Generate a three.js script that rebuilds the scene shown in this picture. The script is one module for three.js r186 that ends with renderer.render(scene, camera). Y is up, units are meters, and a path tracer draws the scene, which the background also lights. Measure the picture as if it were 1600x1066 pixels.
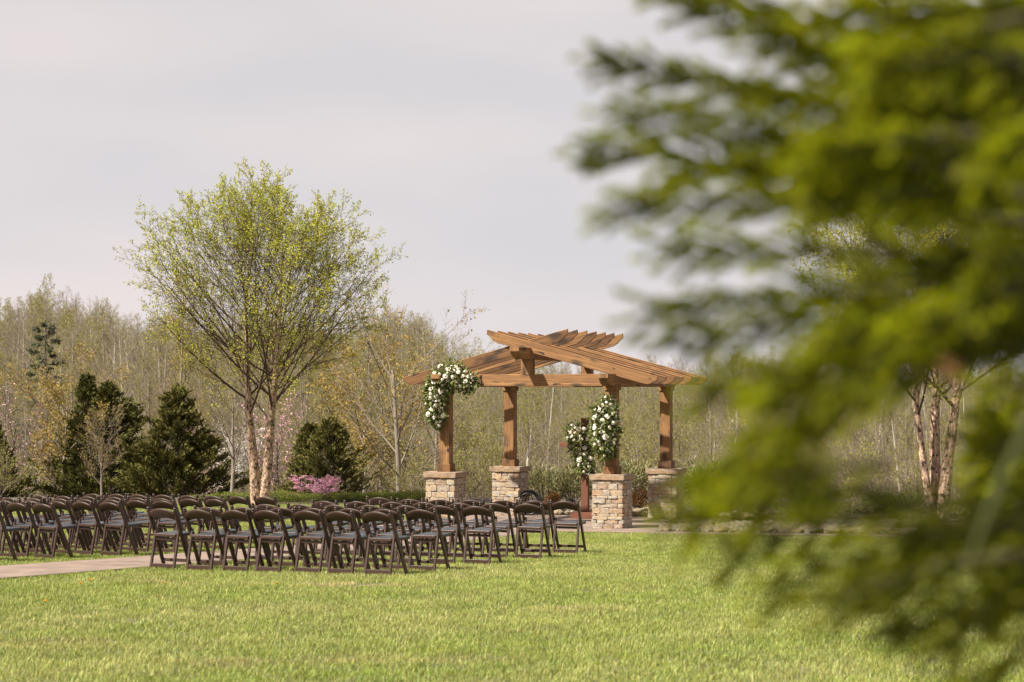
import * as THREE from 'three';
import { mergeGeometries } from 'three/addons/utils/BufferGeometryUtils.js';
import { ImprovedNoise } from 'three/addons/math/ImprovedNoise.js';
import { RoundedBoxGeometry } from 'three/addons/geometries/RoundedBoxGeometry.js';

// ------------------------------------------------------------------ camera, sky, sun, exposure
const W = 1024, H = 682, F = 3300, HOR = 620, EYE = 1.56;
const scene = new THREE.Scene();
const camera = new THREE.PerspectiveCamera(2 * Math.atan(533 / F) * 180 / Math.PI, W / H, 0.1, 3000);
camera.position.set(0, EYE, 0);
camera.rotation.x = Math.atan((HOR - 533) / F);
camera.focus = 35;
camera.userData.fStop = 3.8;
scene.add(camera);

const SKY = 0.337, SUN = 5.0, EXPOSURE = 2.2;
const renderer = new THREE.WebGLRenderer({ antialias: true });
renderer.setSize(W, H);
renderer.toneMapping = THREE.LinearToneMapping;
renderer.toneMappingExposure = EXPOSURE;
renderer.shadowMap.enabled = true;
renderer.shadowMap.type = THREE.PCFSoftShadowMap;

const perlin = new ImprovedNoise();
const N3 = (x, y, z) => perlin.noise(x, y, z);
const fbm = (x, y, z, o = 4) => { let s = 0, a = 0.5; for (let i = 0; i < o; i++) { s += a * N3(x, y, z); x = x * 2.03 + 7.1; y = y * 2.03 + 3.7; z = z * 2.03 + 1.3; a *= 0.5; } return s; };
const clamp = (x, a = 0, b = 1) => Math.min(b, Math.max(a, x));
const smooth = (x, a, b) => { const t = clamp((x - a) / (b - a)); return t * t * (3 - 2 * t); };
const lerp = (a, b, t) => a + (b - a) * t;
function rng(seed) { let a = seed >>> 0; const r = () => { a = (a + 0x6D2B79F5) | 0; let t = Math.imul(a ^ (a >>> 15), 1 | a); t = (t + Math.imul(t ^ (t >>> 7), 61 | t)) ^ t; return ((t ^ (t >>> 14)) >>> 0) / 4294967296; }; r.in = (p, q) => p + (q - p) * r(); r.s = () => r() * 2 - 1; r.pick = (l) => l[Math.floor(r() * l.length)]; return r; }
const V = (x, y, z) => new THREE.Vector3(x, y, z);

{ // thin bright overcast, lilac grey with faint bluish breaks
  const w = 1024, h = 512, data = new Float32Array(w * h * 4);
  for (let j = 0; j < h; j++) {
    const up = ((j + 0.5) / h - 0.5) * Math.PI, sy = Math.sin(up), cy = Math.cos(up);
    for (let i = 0; i < w; i++) {
      const ph = ((i + 0.5) / w - 0.5) * 2 * Math.PI, x = Math.cos(ph) * cy, z = Math.sin(ph) * cy, k = (j * w + i) * 4;
      let c = 0;
      if (sy > 0) c = clamp(0.5 + 1.5 * fbm(x * 4.6 + 5, sy * 19 + 2, z * 4.6, 5));
      const low = 1 - smooth(sy, 0, 0.35);
      const b = SKY * (0.90 + 0.11 * c + 0.06 * low);
      data[k] = b * lerp(0.99, 1.065, c); data[k + 1] = b * lerp(0.96, 0.958, c); data[k + 2] = b * lerp(0.995, 0.955, c); data[k + 3] = 1;
    }
  }
  const t = new THREE.DataTexture(data, w, h, THREE.RGBAFormat, THREE.FloatType);
  t.mapping = THREE.EquirectangularReflectionMapping; t.magFilter = THREE.LinearFilter; t.needsUpdate = true;
  scene.background = t; scene.environment = t;
}
const SUN_AZ = 57 * Math.PI / 180, SUN_EL = 49 * Math.PI / 180;
const sun = new THREE.DirectionalLight(new THREE.Color(1, 0.93, 0.8), SUN);
sun.position.set(-Math.sin(SUN_AZ) * Math.cos(SUN_EL) * 120, Math.sin(SUN_EL) * 120, Math.cos(SUN_AZ) * Math.cos(SUN_EL) * 120 - 40);
sun.target.position.set(0, 0, -40);
sun.shadow.radius = 2.2; sun.castShadow = true;
sun.shadow.mapSize.set(4096, 4096);
Object.assign(sun.shadow.camera, { left: -60, right: 60, top: 60, bottom: -60, near: 1, far: 300 });
scene.add(sun, sun.target);

// ------------------------------------------------------------------ helpers
const used = {};
const numbered = (n) => { const k = (used[n] = (used[n] ?? -1) + 1); return k ? n + '_' + String(k).padStart(3, '0') : n; };
function tag(o, label, category, group, kind) { if (label) o.userData.label = label; if (category) o.userData.category = category; if (group) o.userData.group = group; if (kind) o.userData.kind = kind; return o; }
function thing(name, label, category, pos = V(0, 0, 0), turn = 0, group) { const g = new THREE.Group(); g.name = numbered(name); g.position.copy(pos); g.rotation.y = turn; scene.add(g); return tag(g, label, category, group); }
function part(parent, name, geo, m, label) { const o = new THREE.Mesh(geo, m); o.name = name; parent.add(o); if (label) o.userData.label = label; return o; }
function copy(src, label, group, pos, turn, s = 1) { const c = src.clone(); c.name = numbered(src.name.replace(/_\d{3}$/, '')); c.userData = { ...src.userData }; if (label) c.userData.label = label; if (group) c.userData.group = group; scene.add(c); c.position.copy(pos); c.rotation.y = turn; if (typeof s === 'number') c.scale.setScalar(s); else c.scale.copy(s); return c; }
function canvasTex(w, h, fn, srgb = true) {
  const d = new Uint8Array(w * h * 4);
  for (let j = 0; j < h; j++) for (let i = 0; i < w; i++) { const c = fn(i / w, j / h), k = (j * w + i) * 4; d[k] = clamp(c[0]) * 255; d[k + 1] = clamp(c[1]) * 255; d[k + 2] = clamp(c[2]) * 255; d[k + 3] = 255; }
  const t = new THREE.DataTexture(d, w, h, THREE.RGBAFormat); t.wrapS = t.wrapT = THREE.MirroredRepeatWrapping; t.magFilter = THREE.LinearFilter; t.minFilter = THREE.LinearMipmapLinearFilter; t.generateMipmaps = true; if (srgb) t.colorSpace = THREE.SRGBColorSpace; t.needsUpdate = true; return t;
}
const mat = (o) => new THREE.MeshStandardMaterial(o);
const lin = (r, g, b) => new THREE.Color().setRGB(r, g, b);
const leafMat = (r, g, b, tr = 0.4, vc = true) => new THREE.MeshPhysicalMaterial({ color: lin(r, g, b), roughness: 0.9, transmission: tr, thickness: 0, side: THREE.DoubleSide, vertexColors: vc, specularIntensity: 0.25 });

class Geo { // triangles with normals, uv and colour
  constructor() { this.p = []; this.n = []; this.u = []; this.c = []; this.i = []; }
  get count() { return this.p.length / 3; }
  v(p, n, u, w, c) { this.p.push(p.x, p.y, p.z); this.n.push(n.x, n.y, n.z); this.u.push(u, w); this.c.push(c[0], c[1], c[2]); return this.count - 1; }
  tube(pts, rad, sides, c = [1, 1, 1], v0 = 0) {
    let ref = Math.abs(pts[pts.length - 1].y - pts[0].y) > 0.9 * pts[0].distanceTo(pts[pts.length - 1]) ? V(1, 0, 0) : V(0, 1, 0), len = v0, base = this.count;
    const t = V(), a = V(), b = V(), n = V(), q = V();
    for (let k = 0; k < pts.length; k++) {
      t.subVectors(pts[Math.min(k + 1, pts.length - 1)], pts[Math.max(k - 1, 0)]).normalize();
      a.crossVectors(ref, t).normalize(); b.crossVectors(t, a);
      if (k) len += pts[k].distanceTo(pts[k - 1]);
      for (let s = 0; s <= sides; s++) { const f = s / sides * 2 * Math.PI; n.copy(a).multiplyScalar(Math.cos(f)).addScaledVector(b, Math.sin(f)); q.copy(pts[k]).addScaledVector(n, rad[k]); this.v(q, n, s / sides * Math.max(0.06, rad[0] * 6.28), len, c); }
    }
    for (let k = 0; k < pts.length - 1; k++) for (let s = 0; s < sides; s++) { const p = base + k * (sides + 1) + s, r = p + sides + 1; this.i.push(p, p + 1, r, p + 1, r + 1, r); }
    return this;
  }
  leaf(p, dir, side, l, w, c) { // diamond leaf, slightly folded
    const n = V().crossVectors(side, dir).normalize(), m = p.clone().addScaledVector(dir, l * 0.45).addScaledVector(n, -w * 0.12);
    const a = this.v(p, n, 0, 0, c), b = this.v(m.clone().addScaledVector(side, w / 2), n, 0, 0, c), d = this.v(m.clone().addScaledVector(side, -w / 2), n, 0, 0, c), e = this.v(p.clone().addScaledVector(dir, l), n, 0, 0, c);
    this.i.push(a, b, d, b, e, d);
  }
  build() { const g = new THREE.BufferGeometry(); g.setAttribute('position', new THREE.Float32BufferAttribute(this.p, 3)); g.setAttribute('normal', new THREE.Float32BufferAttribute(this.n, 3)); g.setAttribute('uv', new THREE.Float32BufferAttribute(this.u, 2)); g.setAttribute('color', new THREE.Float32BufferAttribute(this.c, 3)); g.setIndex(this.i); return g; }
}
const randDir = (r) => { const z = r.s(), a = r() * 6.2832, q = Math.sqrt(1 - z * z); return V(q * Math.cos(a), z, q * Math.sin(a)); };
const sideOf = (d, r) => { const s = V().crossVectors(d, randDir(r)); return s.lengthSq() < 1e-6 ? V(1, 0, 0) : s.normalize(); };
const vary = (r, k) => { const b = 1 + r.s() * k, y = 1 + r.s() * k * 0.5; return [b * y, b, b * (1 + r.s() * k * 0.5)]; };

// ------------------------------------------------------------------ the lie of the land (x to the right, d metres away from the camera, z = -d)
const HD = 21.5 * Math.PI / 180, SH = Math.sin(HD), CH = Math.cos(HD);          // the way the pergola faces
const P0 = [0.307, 40.83];                                                      // middle of its front
const AT = (a, t) => [P0[0] + SH * a + CH * t, P0[1] + CH * a - SH * t];          // a back, t to the right
const toA = (x, d) => SH * (x - P0[0]) + CH * (d - P0[1]), toT = (x, d) => CH * (x - P0[0]) - SH * (d - P0[1]);
const LEVEL = -0.955;
function ground(x, d) {
  let y = d < 39.8 ? -0.024 * d : LEVEL;
  if (d > 0 && d < 52) y += 0.012 * N3(x * 0.35, d * 0.35, 3.3);
  const right = smooth(x / Math.max(d, 20), -0.06, 0.1);
  y -= smooth(d, 52, 86) * lerp(6.2, 8.2, right);
  y += Math.max(0, d - 95) * lerp(0.052, 0.012, right) * (d < 260 ? 1 : 260 / d);
  if (d > 54) y += fbm(x * 0.02, d * 0.02, 9.1, 3) * 2.2 * smooth(d, 54, 90);
  y += smooth(d, 260, 470) * (7 + 10 * N3(x * 0.006 + 0.3, d * 0.002, 2.2));
  return y;
}
const at = (x, d, up = 0) => V(x, ground(x, d) + up, -d);
const pix = (px, d) => (px - 800) / F * d;                                       // across, in metres, at distance d
const pathLine = [[-13.4, 13], [-10.73, 18], [-6.33, 26.1], [-2.75, 32.7], [-1.25, 36], [-0.28, 38.9], [-0.16, 39.2]];
function pathDist(x, d) { let m = 1e9; for (let k = 0; k < pathLine.length - 1; k++) { const [ax, ad] = pathLine[k], [bx, bd] = pathLine[k + 1], f = clamp(((x - ax) * (bx - ax) + (d - ad) * (bd - ad)) / ((bx - ax) ** 2 + (bd - ad) ** 2)); m = Math.min(m, Math.hypot(x - ax - f * (bx - ax), d - ad - f * (bd - ad))); } return m; }
const HALF = 0.86;
function zone(x, d, m = 0) {
  const a = toA(x, d), t = toT(x, d);
  if (d < 39.6 && pathDist(x, d) < HALF + m) return 'path';
  if (a > -1.8 - m && a < 3.8 + m && t > -2.7 - m && t < 2.9 + m) return 'path';
  if (a > -1.8 - m && a < -1.05 + m && t > 2.8 && t < 9 + m) return 'path';
  if ((a > -1.05 && t > 2.9 - m) || a > 3.8 - m && t > -3.4 - m || d > 49.5 + 0.8 * N3(x * 0.4, 1, 4)) return 'bed';
  return 'lawn';
}

// ------------------------------------------------------------------ materials
const wood = (base, dark, light, seed) => canvasTex(1024, 512, (u, v) => {
  const x = u * 3, y = v * 0.8 + 0.02 * N3(u * 9, v * 6, seed);
  const g = fbm(x * 1.1 + seed, y * 42, seed, 4), fine = N3(x * 3, y * 190, seed + 4), stain = fbm(x * 1.4, y * 3.2, seed + 8, 4), knot = smooth(N3(x * 4.3, y * 8.5, seed + 20), 0.56, 0.72);
  let k = 0.5 + g * 0.75 + fine * 0.16 + stain * 0.55;
  const dk = clamp(knot + smooth(stain, 0.08, 0.4) * 0.7 + smooth(Math.abs(N3(x * 0.5, y * 26, seed + 2)), 0.04, 0) * 0.5);
  k = clamp(k);
  return [0, 1, 2].map((c) => lerp(lerp(base[c], light[c], k), dark[c], dk));
});
const woodMap = wood([0.37, 0.245, 0.13], [0.11, 0.068, 0.038], [0.62, 0.455, 0.27], 3.3), rustMap = wood([0.33, 0.18, 0.11], [0.16, 0.085, 0.05], [0.44, 0.26, 0.16], 8.8);
const grainBump = canvasTex(512, 256, (u, v) => { const k = 0.5 + 0.5 * fbm(u * 3, v * 40, 2.2, 4) - 0.35 * smooth(Math.abs(N3(u * 1.3, v * 14, 7)), 0.05, 0); return [k, k, k]; }, false);
const M = {
  wood: mat({ map: woodMap, bumpMap: grainBump, bumpScale: 0.004, roughness: 0.72 }),
  woodLitEdge: mat({ map: woodMap, color: lin(1.25, 1.2, 1.15), bumpMap: grainBump, bumpScale: 0.003, roughness: 0.85 }),  // paler copy for rafter edge faces: sunlit edges put into the colour
  woodDark: mat({ map: woodMap, color: lin(0.45, 0.41, 0.39), bumpMap: grainBump, bumpScale: 0.004, roughness: 0.8 }),  // darker copy on alternate rafters, painted in for shade in the gaps
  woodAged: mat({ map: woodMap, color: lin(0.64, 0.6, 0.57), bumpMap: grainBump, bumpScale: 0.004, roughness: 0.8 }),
  rust: mat({ map: rustMap, bumpMap: grainBump, bumpScale: 0.003, roughness: 0.7 }),
};
const stoneMap = canvasTex(512, 512, (u, v) => { const k = 0.84 + 0.32 * fbm(u * 6, v * 9, 1.1, 5), s = fbm(u * 3 + 4, v * 3, 5.5, 3); return [k * (1 + s * 0.16), k, k * (1 - s * 0.28)]; });
const stoneBump = canvasTex(512, 512, (u, v) => { const k = 0.5 + 0.6 * fbm(u * 8, v * 14, 6.1, 5); return [k, k, k]; }, false);
const STONE = [[0.46, 0.35, 0.25], [0.47, 0.335, 0.235], [0.52, 0.43, 0.325], [0.42, 0.285, 0.185], [0.5, 0.41, 0.305], [0.43, 0.34, 0.25], [0.5, 0.385, 0.275]].map((c) => mat({ color: lin(...c), map: stoneMap, bumpMap: stoneBump, bumpScale: 0.012, roughness: 0.95 }));
const mortar = mat({ color: lin(0.25, 0.185, 0.13), roughness: 1 });
const capStone = mat({ color: lin(0.43, 0.3, 0.2), map: stoneMap, bumpMap: stoneBump, bumpScale: 0.014, roughness: 0.95 });
const concreteMap = canvasTex(1024, 1024, (u, v) => { const k = 0.48 + 0.12 * fbm(u * 5, v * 5, 1.7, 4) + 0.09 * N3(u * 140, v * 140, 2) - 0.10 * smooth(fbm(u * 3, v * 3, 8, 3), 0.08, 0.4); return [k * 1.0, k * 0.86, k * 0.77]; });
const concrete = mat({ map: concreteMap, roughness: 0.95 });

// ------------------------------------------------------------------ the ground, path and paved apron
{
  const xs = [], ds = [], line = (l, a, b, s) => { for (let x = a; x < b - 1e-6; x += s) l.push(x); };
  line(xs, -700, -120, 40); line(xs, -120, -40, 6); line(xs, -40, -14, 1.6); line(xs, -14, 14, 0.32); line(xs, 14, 40, 1.6); line(xs, 40, 120, 6); line(xs, 120, 741, 40);
  line(ds, -80, -8, 8); line(ds, -8, 10, 1.5); line(ds, 10, 54, 0.32); line(ds, 54, 110, 1.6); line(ds, 110, 260, 5); line(ds, 260, 700, 14); line(ds, 700, 1500, 60);
  const g = new Geo();
  for (const d of ds) for (const x of xs) {
    const y = ground(x, d), z = d < 53 ? zone(x, d, 0) : 'wood', n = fbm(x * 0.7, d * 0.7, 2.2, 3), n2 = fbm(x * 0.12, d * 0.12, 7, 3);
    let c = z === 'lawn' ? [0.15 + n * 0.06, 0.145 + n * 0.03, 0.055] : z === 'path' ? [0.16, 0.13, 0.09] : z === 'bed' ? [0.12 + n * 0.05, 0.088 + n * 0.03, 0.058] : [0.11 + n2 * 0.06, 0.088 + n2 * 0.045, 0.058];
    if (d > 230) c = [0.13 + n2 * 0.05, 0.13 + n2 * 0.05, 0.075];
    g.v(V(x, y, -d), V(0, 1, 0), x / 1.3, d / 1.3, c);
  }
  for (let j = 0; j < ds.length - 1; j++) for (let i = 0; i < xs.length - 1; i++) { const p = j * xs.length + i; g.i.push(p, p + 1, p + xs.length, p + 1, p + xs.length + 1, p + xs.length); }
  const geo = g.build(); geo.computeVertexNormals();
  const soil = canvasTex(512, 512, (u, v) => { const k = 0.8 + 0.5 * fbm(u * 22, v * 22, 4, 4); return [k, k, k]; });
  tag(part(scene, 'ground', geo, mat({ vertexColors: true, map: soil, roughness: 1 })), 'gently sloping lawn, planting bed soil and wooded valley floor', null, null, 'structure');
  // path and apron: a slab that follows the ground, 25 mm proud of the soil, with its own edges
  const slab = (name, rows, label) => {
    const s = new Geo(), top = (q) => V(q[0], ground(q[0], q[1]) + 0.028, -q[1]);
    for (const [l, r] of rows) {
      const m = 6, cs = [];
      for (let k = 0; k <= m; k++) cs.push([lerp(l[0], r[0], k / m), lerp(l[1], r[1], k / m)]);
      const lo = (q) => top(q).setY(ground(q[0], q[1]) - 0.1);
      s.v(lo(l), V(0, 0, 1), l[0] / 2, l[1] / 2, [1, 1, 1]); for (const q of cs) s.v(top(q), V(0, 1, 0), q[0] / 2, q[1] / 2, [1, 1, 1]); s.v(lo(r), V(0, 0, 1), r[0] / 2, r[1] / 2, [1, 1, 1]);
    }
    for (let j = 0; j < rows.length - 1; j++) for (let i = 0; i < 8; i++) { const p = j * 9 + i; s.i.push(p, p + 1, p + 9, p + 1, p + 10, p + 9); }
    const gg = s.build().toNonIndexed(); gg.computeVertexNormals();
    return tag(part(scene, name, gg, concrete), label, null, null, 'structure');
  };
  const curve = new THREE.CatmullRomCurve3(pathLine.map(([x, d]) => V(x, 0, d))), rows = [];
  for (let k = 0; k <= 46; k++) { const p = curve.getPoint(k / 46), t = curve.getTangent(k / 46); rows.push([[p.x - t.z * HALF, p.z + t.x * HALF], [p.x + t.z * HALF, p.z - t.x * HALF]]); }
  slab('path', rows, 'pale pinkish concrete path running between the chairs to the pergola');
  const ap = []; for (let k = 0; k <= 14; k++) ap.push([AT(-1.8 + 5.6 * k / 14, -2.7), AT(-1.8 + 5.6 * k / 14, 2.9)]);
  slab('pavement', ap, 'pale concrete apron under and in front of the pergola');
  const st = []; for (let k = 0; k <= 14; k++) st.push([AT(-1.05, 2.905 + 6.1 * k / 14), AT(-1.8, 2.905 + 6.1 * k / 14)]);
  slab('path_001', st, 'narrow concrete path along the edge of the lawn beyond the pergola');
}

// ------------------------------------------------------------------ pergola on stone piers (built in its own frame: x = across, z = -back)
const PY = (y) => y - LEVEL;
const pergola = thing('pergola', 'timber pergola with crossed open rafters standing on four stone piers', 'pergola', V(P0[0], LEVEL, -P0[1]), -HD);
function timber(len, h, w, ends, seed) { // length along x, profile drawn in x-y; ends(cut) shapes it
  const r = rng(seed), s = new THREE.Shape(ends);
  const g = new THREE.ExtrudeGeometry(s, { depth: w - 0.012, bevelEnabled: true, bevelSize: 0.006, bevelThickness: 0.006, bevelSegments: 1 });
  g.translate(0, 0, -(w - 0.012) / 2);
  const p = g.attributes.position, u = g.attributes.uv, n = g.attributes.normal, ou = r() * 7, ov = r() * 7;
  for (let i = 0; i < p.count; i++) { const nz = Math.abs(n.getZ(i)), across = nz > 0.6 ? p.getY(i) : p.getZ(i) + 0.37; u.setXY(i, ou + p.getX(i) / 3, ov + across / 0.8); }
  return g;
}
const rect = (l, h) => [[0, -h / 2], [l, -h / 2], [l, h / 2], [0, h / 2]].map(([x, y]) => new THREE.Vector2(x, y));
const vec2 = (l) => l.map(([x, y]) => new THREE.Vector2(x, y));
let ts = 100;
const beam = (name, len, h, w, parent, m = M.wood, shape) => part(parent, name, timber(len, h, w, shape ?? rect(len, h), ts++), m);
const HS = 1.72, LEN = 3.446, BB = PY(1.767), BT = PY(1.99), CAP = PY(0.09);
for (const [t, a] of [[-HS, 0], [HS, 0], [-HS, LEN], [HS, LEN]]) {
  const post = beam('post', BB - CAP, 0.205, 0.205, pergola);
  post.rotation.z = Math.PI / 2; post.position.set(t, CAP, -a);
  const foot = beam('post_base', 0.145, 0.27, 0.27, post, M.woodAged); foot.position.set(0.002, 0, 0);
  const head = beam('post_cap', 0.075, 0.262, 0.262, post); head.position.set(BB - CAP - 0.078, 0, 0);
}
// corbel-cut beam ends: the top runs past the bottom in a shallow S
const corbel = (l, h, q = 0.2) => vec2([[q + 0.05, -h / 2], [q * 0.75, -h / 2 + 0.035], [q * 0.35, -h * 0.12], [0.03, h * 0.1], [0, h * 0.17], [0, h / 2], [l, h / 2], [l, h * 0.17], [l - 0.03, h * 0.1], [l - q * 0.35, -h * 0.12], [l - q * 0.75, -h / 2 + 0.035], [l - q - 0.05, -h / 2]]);
for (const t of [-HS, HS]) { const l = LEN + 1.06, b = beam('side_beam', l, BT - BB, 0.2, pergola, M.wood, corbel(l, BT - BB)); b.rotation.y = Math.PI / 2; b.position.set(t, (BT + BB) / 2, 0.53); }
for (const a of [0, LEN]) {
  const l = HS * 2 - 0.2 - 0.004, b = beam('cross_beam', l, BT - BB - 0.05, 0.19, pergola); b.position.set(-l / 2, (BT + BB + 0.05) / 2 - 0.004, -a);
  const pl = beam('cross_plate', l, 0.044, 0.205, pergola); pl.position.set(-l / 2, BB + 0.022, -a);
  const k = beam('king_post', PY(2.285) - BT + 0.004, 0.2, 0.2, pergola); k.rotation.z = Math.PI / 2; k.position.set(0, BT - 0.004, -a);
}
{ const l = LEN + 1.44, b = beam('ridge_beam', l, 0.215, 0.2, pergola, M.wood, corbel(l, 0.215, 0.24)); b.rotation.y = Math.PI / 2; b.position.set(0, PY(2.393), 0.72); }
const RL = 3.58, SLOPE = Math.atan(0.266);
for (let k = 0; k < 7; k++) for (const s of [-1, 1]) {
  const h = 0.19, shape = vec2([[0.26, -h / 2], [0.16, -h / 2 + 0.03], [0.1, -h * 0.12], [0.012, h * 0.08], [0, h / 2], [RL, h / 2], [RL, h * 0.18], [RL - 0.1, -h * 0.32], [RL - 0.17, -h / 2]]);
  const b = beam('rafter', RL, h, 0.045, pergola, [[M.woodAged, M.woodDark, M.wood, M.woodDark][(k + (s < 0 ? 0 : 2)) % 4], M.woodLitEdge], shape);
  const a = (s < 0 ? 0.0 : -0.058) + 0.555 * k;
  b.rotation.y = s < 0 ? Math.PI : 0; b.rotation.z = -SLOPE; b.rotation.order = 'YXZ';
  b.position.set(-0.84 * s, PY(2.765), -a);
}

// stones: a few worn block shapes, scaled to each place
const blocks = [];
for (let k = 0; k < 9; k++) {
  const g = new THREE.BoxGeometry(1, 1, 1, 3, 2, 2), p = g.attributes.position, r0 = k * 7.7;
  for (let i = 0; i < p.count; i++) {
    const x = p.getX(i), y = p.getY(i), z = p.getZ(i), e = (Math.abs(x) > 0.49) + (Math.abs(y) > 0.49) + (Math.abs(z) > 0.49), sh = e === 3 ? 0.88 : e === 2 ? 0.95 : 1;
    p.setXYZ(i, x * lerp(1, sh, 0.5) + 0.03 * N3(x * 2 + r0, y * 2, z * 2), y * sh + 0.075 * N3(x * 2.2, y * 2 + r0, z * 2), z * sh + 0.09 * N3(x * 2.4, y * 2.4, z * 2 + r0));
  }
  g.computeVertexNormals(); const u = g.attributes.uv; for (let i = 0; i < u.count; i++) u.setXY(i, u.getX(i) * 0.5 + k * 0.13, u.getY(i) * 0.3 + k * 0.21); blocks.push(g);
}
function pier(label, a, t, seed) {
  const [x, d] = AT(a, t), r = rng(seed), w = 0.6, top = PY(0.09) - 0.115;
  const o = thing('stone_pier', label, 'stone pier', V(x, LEVEL, -d), -HD);
  part(o, 'core', new THREE.BoxGeometry(w - 0.05, top, w - 0.05).translate(0, top / 2, 0), mortar);
  let y = 0.03, row = 0;
  while (y < top - 0.03) {
    let h = r.in(0.05, 0.125); if (top - y - h < 0.05) h = top - y;
    for (let f = 0; f < 4; f++) {
      const long = (f + row) % 2 === 0, L = long ? w : w - 0.19; let u = -L / 2;
      while (u < L / 2 - 0.01) {
        let l = r.in(0.12, 0.36) * (h > 0.085 ? 0.85 : 1.1); if (L / 2 - u - l < 0.09) l = L / 2 - u;
        const two = h > 0.09 && l < 0.2 && r() < 0.4, hs = two ? [h * 0.48, h * 0.52] : [h]; let yy = y;
        for (const q of hs) {
          const m = part(o, 'stone', r.pick(blocks), r.pick(STONE)), out = w / 2 - 0.047 + r.in(-0.004, 0.02), c = u + l / 2, dirs = [[c, out], [out, -c], [-c, -out], [-out, c]][f];
          m.position.set(dirs[0], yy + q / 2, dirs[1]); m.rotation.set(0, f * Math.PI / 2 + (r() < 0.5 ? Math.PI : 0), r.s() * 0.02); m.scale.set(l * 1.0, q * 0.995, 0.1); yy += q;
        }
        u += l;
      }
    }
    y += h; row++;
  }
  const c = new THREE.BoxGeometry(0.69, 0.105, 0.69, 12, 2, 12), p = c.attributes.position;
  for (let i = 0; i < p.count; i++) { const px = p.getX(i), py = p.getY(i), pz = p.getZ(i), side = Math.max(Math.abs(px), Math.abs(pz)) > 0.34, n = side ? 1 + 0.05 * N3(px * 9 + seed, py * 25, pz * 9) - (Math.abs(py) > 0.05 ? 0.022 : 0) : 1; p.setXYZ(i, px * n, py + (side ? 0.01 * N3(px * 7, seed, pz * 7) : 0), pz * n); }
  c.computeVertexNormals();
  part(o, 'cap_stone', c.translate(0, PY(0.09) - 0.0525, 0), capStone);
}
pier('stacked stone pier under the flower-wrapped post beside the wooden cross', 0, HS, 11);
pier('stacked stone pier with a sandstone cap beneath the corner flower swag', 0, -HS, 22);
pier('stacked stone pier with the black coil leaning against its side', LEN, -HS, 33);
pier('stacked stone pier partly behind the blurred branch tips', LEN, HS, 44);

// the cross
{
  const [x, d] = AT(2.75, 0.2), o = thing('wooden_cross', 'dark red-brown wooden cross with white flowers under the pergola', 'cross', V(x, LEVEL + 0.03, -d), -HD);
  const u = beam('upright', 2.0, 0.14, 0.1, o, M.rust); u.rotation.z = Math.PI / 2; u.position.y = 0.04;
  const c = beam('crossbar', 1.0, 0.09, 0.09, o, M.rust); c.position.set(-0.5, 1.5, 0.098);
  const b = beam('base', 0.52, 0.12, 0.4, o, M.rust); b.position.set(-0.26, 0.06, 0);
}

// ------------------------------------------------------------------ flowers
const roseGeo = [0, 1, 2].map((k) => {
  const r = rng(500 + k), g = new Geo();
  for (let ring = 0; ring < 3; ring++) for (let q = 0, n = [4, 6, 8][ring]; q < n; q++) {
    const a = (q + ring * 0.4 + r.s() * 0.15) / n * 6.283, open = [0.3, 0.62, 0.98][ring] + r.s() * 0.12, l = [0.75, 0.95, 1.0][ring], w = [0.6, 0.62, 0.62][ring];
    const out = V(Math.cos(a), 0, Math.sin(a)), sd = V(-Math.sin(a), 0, Math.cos(a)), base = g.count, col = ring === 0 ? [1, 0.96, 0.88] : [1, 0.985, 0.95];
    for (let j = 0; j < 3; j++) for (let i = -1; i <= 1; i++) { const f = j / 2, th = open * Math.pow(f, 0.8), wd = w * [0.25, 1, 0.75][j] / 2 * i, rr = Math.sin(th) * l * (0.3 + 0.7 * f), p = out.clone().multiplyScalar(rr - 0.1 * Math.abs(i) * f).addScaledVector(sd, wd); p.y = f * l * Math.cos(th * 0.72) * 0.9 - 0.25 - (i ? 0.06 : 0); g.v(p, out.clone().multiplyScalar(0.5).add(V(0, 0.7, 0)).normalize(), 0, 0, col); }
    for (let j = 0; j < 2; j++) for (let i = 0; i < 2; i++) { const p = base + j * 3 + i; g.i.push(p, p + 1, p + 3, p + 1, p + 4, p + 3); }
  }
  const b = g.build(), core = new THREE.IcosahedronGeometry(0.6, 2), p = core.attributes.position; for (let i = 0; i < p.count; i++) { const v = V().fromBufferAttribute(p, i), n = 1 + 0.3 * N3(v.x * 4 + k * 5, v.y * 4, v.z * 4); p.setXYZ(i, v.x * n, v.y * n + 0.16, v.z * n); } core.setAttribute('color', new THREE.Float32BufferAttribute(new Array(p.count).fill([1, 0.97, 0.9]).flat(), 3)); const all = mergeGeometries([b.toNonIndexed(), core]); all.computeVertexNormals(); return all;
});
const petal = [new THREE.MeshPhysicalMaterial({ color: lin(0.86, 0.83, 0.77), roughness: 0.8, transmission: 0.25, thickness: 0, vertexColors: true, side: THREE.DoubleSide }), new THREE.MeshPhysicalMaterial({ color: lin(0.84, 0.76, 0.64), roughness: 0.8, transmission: 0.25, thickness: 0, vertexColors: true, side: THREE.DoubleSide })];
const floralLeaf = leafMat(0.135, 0.16, 0.05, 0.35);
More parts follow.
